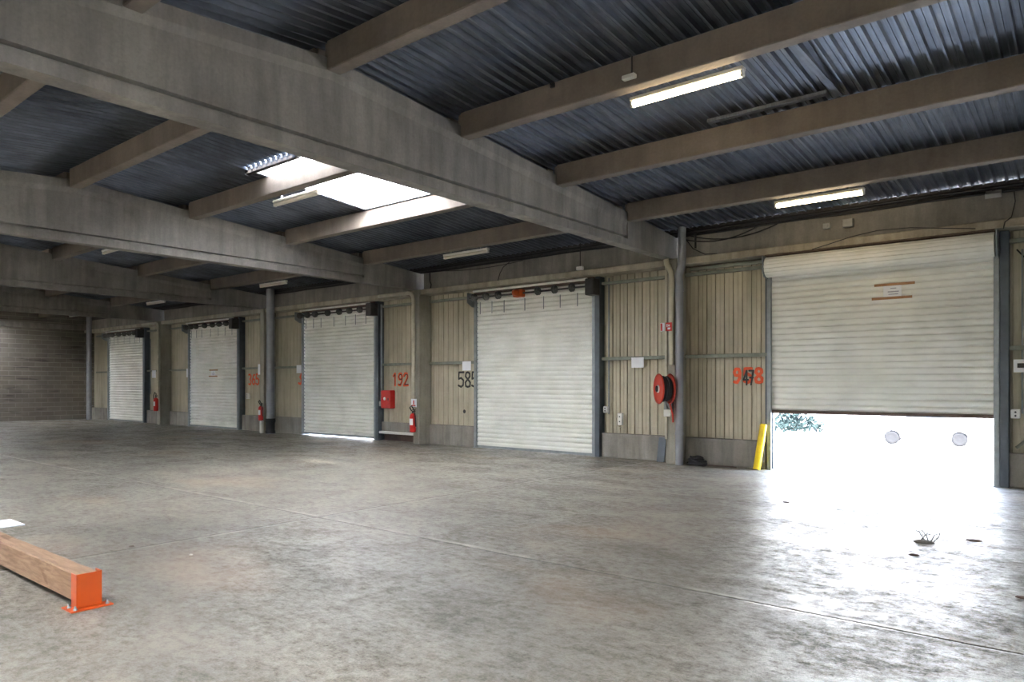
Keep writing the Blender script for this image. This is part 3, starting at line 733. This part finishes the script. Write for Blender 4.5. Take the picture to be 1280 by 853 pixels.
# conduits and switch boxes by the shutter posts
def cond(x, z0, z1, lab, r=.018, y=13.6, mat='galv'):
    o = MB().tube([(x, y, z0), (x, y, z1)], r, 8).build('conduit', mat, org=(x, y, z0)); tag(o, lab, 'conduit')
cond(-8.38, .95, 3.95, 'thin steel conduit beside the post of the second shutter')
cond(-15.95, 1.15, 3.9, 'bright steel conduit beside the post of the third shutter', .03, 13.56)
cond(-.93, 1.15, 3.7, 'grey conduit running down past the half-open shutter', .014)
cond(-30.66, 1.2, 3.5, 'thin conduit beside the last shutter', .02)
def sw(x, z, lab, w=.1, h=.14, y=13.55):
    o = empty('switch_box', (x, y, z)); tag(o, lab, 'switch box')
    MB().box(x-w/2, x+w/2, y-.05, y+.03, z, z+h, .01).build('housing', 'boxwhite', o)
    for q in (.3, .7): MB().tube([(x, y-.058, z+h*q), (x, y-.05, z+h*q)], .014, 8).build('button', 'black', o)
sw(-8.42, .98, 'small pale switch box beside the second shutter post')
sw(-8.05, .72, 'pale control box with a dangling cable on the cladding by the second shutter', .11, .26)
thin('cable', [(-8.15, 13.62, 1.0), (-8.2, 13.6, .85), (-8.16, 13.6, .68), (-8.06, 13.6, .66)], .01, 'pvc', 'dangling pale cable loop under the control box', 'cable')
sw(-1.0, 1.08, 'white switch box on the post of the half-open shutter', .12, .14, 13.42)
sw(-16.02, .98, 'small switch box by the third shutter post')
sw(-23.0, 1.1, 'small pale switch box beside the fourth shutter', .16, .2)
thin('cable', [(-1.0, 13.6, 3.7), (-.7, 13.62, 3.3), (-.35, 13.63, 3.0), (.0, 13.63, 2.9)], .012, 'black', 'black cable draped from the post past the half-open shutter', 'cable')
tag(MB().tube([(-1.0, 13.52, .62), (-.1, 13.52, 1.5)], .025, 8).build('diagonal_brace', 'rail'), 'diagonal steel brace at the foot of the post past the half-open shutter', 'brace')
tag(MB().box(-6.42, -4.92, 13.5, 13.56, 3.90, 3.96, .006).build('wall_rail', 'rail'), 'heavier steel rail under the ledge beside the rolled-up shutter', 'rail')
# small cladding damage patch
tag(MB().lathe((-12.8, 13.665, .9), (0, -1, 0), [(.05, 0), (.045, .006), (.02, .009)], 9).build('wall_plug', 'darkmetal'), 'dark round plug low on the cladding under 585', 'plug')
# dark board leaning by the column
mb = MB(); v = [(-7.12, 13.42, 0), (-6.95, 13.42, 0), (-6.95, 13.53, .50), (-7.12, 13.53, .50)]
v += [(a, b+.02, c_) for a, b, c_ in v]; mb.add(v, [(0, 1, 2, 3), (4, 5, 6, 7), (0, 1, 5, 4), (1, 2, 6, 5), (2, 3, 7, 6), (3, 0, 4, 7)])
tag(mb.build('leaning_board', 'board'), 'dark grey board leaning on the plinth behind the hose reel column', 'board')
# black rubber heap by the downpipe
mb = MB()
for q in range(4):
    rx = .19-.025*q; z = .03+.04*q; cx = -6.18+.02*math.sin(q*2); cy = 13.32
    mb.tube([(cx+rx*math.cos(a), cy+.1*math.sin(a), z+.01*math.sin(3*a+q)) for a in [2*PI*k/20 for k in range(21)]], .028, 8, False)
tag(mb.build('hose_heap', 'black'), 'heap of black hose on the floor by the nearest downpipe', 'hose')
tag(MB().tube([(-6.0, 13.4, .012), (-5.75, 13.36, .012), (-5.6, 13.42, .012), (-5.4, 13.38, .012)], .012, 6).build('cable_scrap', 'brown'), 'brown cable scrap at the foot of the plinth by the hose heap', 'cable')

# yellow bollard sleeve leaning
a = Vector((-4.985, 13.33, .0)); b = Vector((-4.885, 13.42, .86)); dv = (b-a).normalized()
o = MB().tube([a+Vector((0, 0, .01)), b-dv*.03, b-dv*.008, b], [.068, .068, .062, .045], 20).build('yellow_post', 'yellow'); tag(o, 'yellow post leaning against the cladding beside the half-open shutter', 'post')

# guard rail of timber with orange shoe
o = empty('timber_guard_rail', (-8.5, 2.06, 0)); tag(o, 'low timber kerb rail with an orange steel end shoe on the floor', 'guard rail')
xe = -5.60
mb = MB(); secs = []
rnd = random.Random(3)
for q in range(40):
    x = -13.0+(xe-.012+13.0)*q/39; j = [rnd.uniform(-.0025, .0025) for _ in range(8)]
    p = [(1.985, .05), (2.125, .05), (2.130, .056), (2.130, .238), (2.122, .246), (1.993, .246), (1.985, .238), (1.983, .056)]
    secs.append([(x, y+j[k], z+j[(k+3) % 8]) for k, (y, z) in enumerate(p)])
mb.loft(secs); mb.build('timber', 'wood', o)
mb = MB(); mb.box(xe-.012, xe, 1.975, 2.140, .012, .252, .002); mb.box(xe-.10, xe, 1.973, 1.981, .012, .250, .002); mb.box(xe-.10, xe, 2.134, 2.142, .012, .256, .002)
mb.build('end_shoe', 'orange', o)
MB().box(xe-.13, xe+.055, 1.92, 2.20, 0, .012, .003).build('base_plate', 'orange', o)
for bx, by in ((xe-.06, 1.945), (xe+.03, 1.955), (xe+.03, 2.165), (xe-.06, 2.17)):
    MB().lathe((bx, by, .012), (0, 0, 1), [(.014, 0), (.014, .010), (.007, .011), (.007, .026), (.004, .028)], 6).build('anchor_bolt', 'galv', o)
for x in (-7.7, -10.0, -12.4):
    MB().box(x-.12, x+.12, 2.0, 2.12, 0, .05, .004).build('support_block', 'darkmetal', o)
tag(MB().box(-9.95, -9.45, 2.56, 2.80, 0, .012).build('cardboard_scrap', 'paper'), 'flat white scrap lying behind the timber kerb rail', 'scrap')

# litter near the open door
o = empty('debris_clump', (-1.38, 8.28, 0)); tag(o, 'small clump of dry debris with twigs on the bright floor', 'debris')
mb = MB().lathe((-1.38, 8.28, 0), (0, 0, 1), [(.10, 0), (.08, .014), (.05, .022), (.01, .026)], 12)
mb.build('crumbs', 'plinth', o)
for k in range(7):
    a_ = k*1.1; MB().tube([(-1.42+.02*k, 8.28, .01), (-1.42+.02*k+.05*math.cos(a_), 8.28+.04*math.sin(a_), .07+.01*(k % 3)), (-1.42+.02*k+.09*math.cos(a_+.6), 8.28+.06*math.sin(a_), .10+.015*(k % 2))], .005, 5).build('twig', 'boxgrey', o)
scr = [(-1.0, 8.7, .08, 'flat dark scrap on the bright floor beyond the debris clump'), (-1.35, 7.6, .05, 'small flat scrap on the floor in front of the debris clump'), (-.45, 6.6, .05, 'dark crumb on the floor near the open shutter side'),
       (-3.3, 9.9, .05, 'small dark chip by the floor joint before the open shutter'), (-6.6, 3.3, .02, 'tiny white chip on the floor near the orange shoe'), (-7.4, 3.1, .03, 'small dark chip on the floor past the timber rail')]
for x, y, r, lab in scr:
    mb = MB().lathe((x, y, 0), (0, 0, 1), [(r, 0), (r*.8, .006), (r*.3, .01)], 7)
    tag(mb.build('floor_scrap', 'boxwhite' if 'white' in lab else 'brown'), lab, 'scrap')

# ---------------------------------------------------------------- outside
tag(MB().box(-90, 80, 13.95, 160, -1.3, -1.1).box(-90, 80, -90, OPP-.2, -.3, -.05).build('yard_ground', 'yard'), kind='structure')
bpy.data.objects['yard_ground'].name = 'trim_40'
tag(MB().box(XE, XR, 13.7, 13.95, -1.3, -.15).build('trim_41', 'plinth'), kind='structure')
def car(x, y, rz, lab):
    o = empty('car', (x, y, -1.1)); o.rotation_euler = (0, 0, rz); tag(o, lab, 'car', 'white cars in the yard')
    side = [(-2.1, .3), (-2.1, .75), (-1.95, .95), (-1.2, 1.05), (-.55, 1.45), (.9, 1.48), (1.6, 1.1), (2.05, .95), (2.12, .6), (2.1, .3)]
    arch = lambda cx: [(cx+.36*math.cos(t), .30+.36*math.sin(t)) for t in [PI*k/8 for k in range(9)]]
    prof = side + arch(1.3) + arch(-1.3)
    mb = MB(); mb.loft([[(px, s, pz) for px, pz in prof] for s in (-.85, .85)])
    b = mb.build('body', 'carwhite'); b.parent = o
    g = MB().loft([[(px, s, pz) for px, pz in ((-1.05, 1.08), (-.52, 1.38), (.85, 1.41), (1.4, 1.1))] for s in (-.86, .86)]).build('windows', 'glass'); g.parent = o
    for wx in (-1.3, 1.3):
        for s in (-.72, .72):
            w_ = MB().lathe((wx, s-.1, .31), (0, 1, 0), [(.02, 0), (.18, .01), (.2, .0), (.31, .02), (.31, .18), (.2, .2), (.18, .19), (.02, .2)], 22).build('wheel', 'tyre'); w_.parent = o
car(-6.1, 37, .12, 'white car parked in the glaring yard, farther along of the two')
car(-1.6, 35.2, -.05, 'white car parked in the yard nearest the open shutter post')
rb = random.Random(5)
for bx, by, n_, lab in ((-13.6, 42, 1500, 'green shrub in the yard seen under the shutter edge'),):
    o = empty('shrub', (bx, by, -1.1)); tag(o, lab, 'shrub')
    mb = MB()
    for _ in range(n_):
        th = rb.uniform(0, 2*PI); rr = rb.uniform(.1, 1.9)**.9; z = -1.0+rb.uniform(0, 1.35)*(1-rr/2.6)
        cx, cy = bx+rr*math.cos(th), by+rr*math.sin(th); s = rb.uniform(.07, .16)
        u = Vector((rb.uniform(-1, 1), rb.uniform(-1, 1), rb.uniform(-1, 1))).normalized(); v = u.cross(Vector((rb.random(), rb.random(), rb.random()))).normalized(); c = Vector((cx, cy, z))
        mb.add([c-u*s, c+v*s*.5, c+u*s, c-v*s*.5], [(0, 1, 2, 3)])
    mb.build('foliage', 'leaf', o)
    MB().tube([(bx, by, -1.1), (bx, by, -.6)], [.06, .03], 8).tube([(bx, by, -1.1), (bx+.5, by, -.5)], [.05, .02], 8).build('stem', 'brown', o)

# ---------------------------------------------------------------- light
W = bpy.data.worlds.new('sky'); SC.world = W; W.use_nodes = True; t = W.node_tree; bg = t.nodes['Background']
tc = t.nodes.new('ShaderNodeTexCoord'); sx = t.nodes.new('ShaderNodeSeparateXYZ'); r = t.nodes.new('ShaderNodeValToRGB')
t.links.new(tc.outputs['Generated'], sx.inputs[0]); t.links.new(sx.outputs[2], r.inputs[0]); t.links.new(r.outputs[0], bg.inputs[0])
e = r.color_ramp.elements; e[0].position = 0.0; e[0].color = (.92, .95, 1, 1); e[1].position = .6; e[1].color = (.50, .66, 1.0, 1)
SKY = 34.0
bg.inputs[1].default_value = SKY
s = bpy.data.lights.new('sun', 'SUN'); s.energy = 110; s.angle = .01; s.color = (1, .95, .88)
so = bpy.data.objects.new('sun', s); COL.objects.link(so)
so.rotation_euler = Vector((-.35, .45, -1.0)).to_track_quat('-Z', 'Y').to_euler()
def portal(loc, nrm, sx_, sy_):
    l = bpy.data.lights.new('sky_portal', 'AREA'); l.shape = 'RECTANGLE'; l.size = sx_; l.size_y = sy_; l.cycles.is_portal = True
    o = bpy.data.objects.new('sky_portal', l); COL.objects.link(o); o.location = loc
    o.rotation_euler = Vector(nrm).to_track_quat('-Z', 'Y').to_euler()
portal((DOORX[0], 13.7, .53), (0, -1, 0), 3.6, 1.1)
portal(((OPX[0]+OPX[1])/2, 13.72, 1.3), (0, -1, 0), 3.6, 2.6)
for i in OPEN_OPP:
    a_, b_ = opp[i]; portal(((a_+b_)/2, OPP-.13, OH/2), (0, 1, 0), 3.8, OH)

# ---------------------------------------------------------------- camera
cd = bpy.data.cameras.new('camera'); cam = bpy.data.objects.new('camera', cd); COL.objects.link(cam); SC.camera = cam
cam.location = (0, 0, 1.6); cam.rotation_euler = (PI/2, 0, math.atan(735/897))
cd.sensor_width = 36; cd.lens = 897/1280*36; cd.shift_y = (481-426.5)/1280; cd.clip_start = .05; cd.clip_end = 500
v = SC.view_settings; v.view_transform = 'Standard'; v.look = 'None'; v.gamma = 1; v.use_curve_mapping = False; v.exposure = 0.08
SC.cycles.max_bounces = 10; SC.cycles.diffuse_bounces = 6; SC.cycles.sample_clamp_indirect = 60
SC.cycles.caustics_reflective = False; SC.cycles.caustics_refractive = False
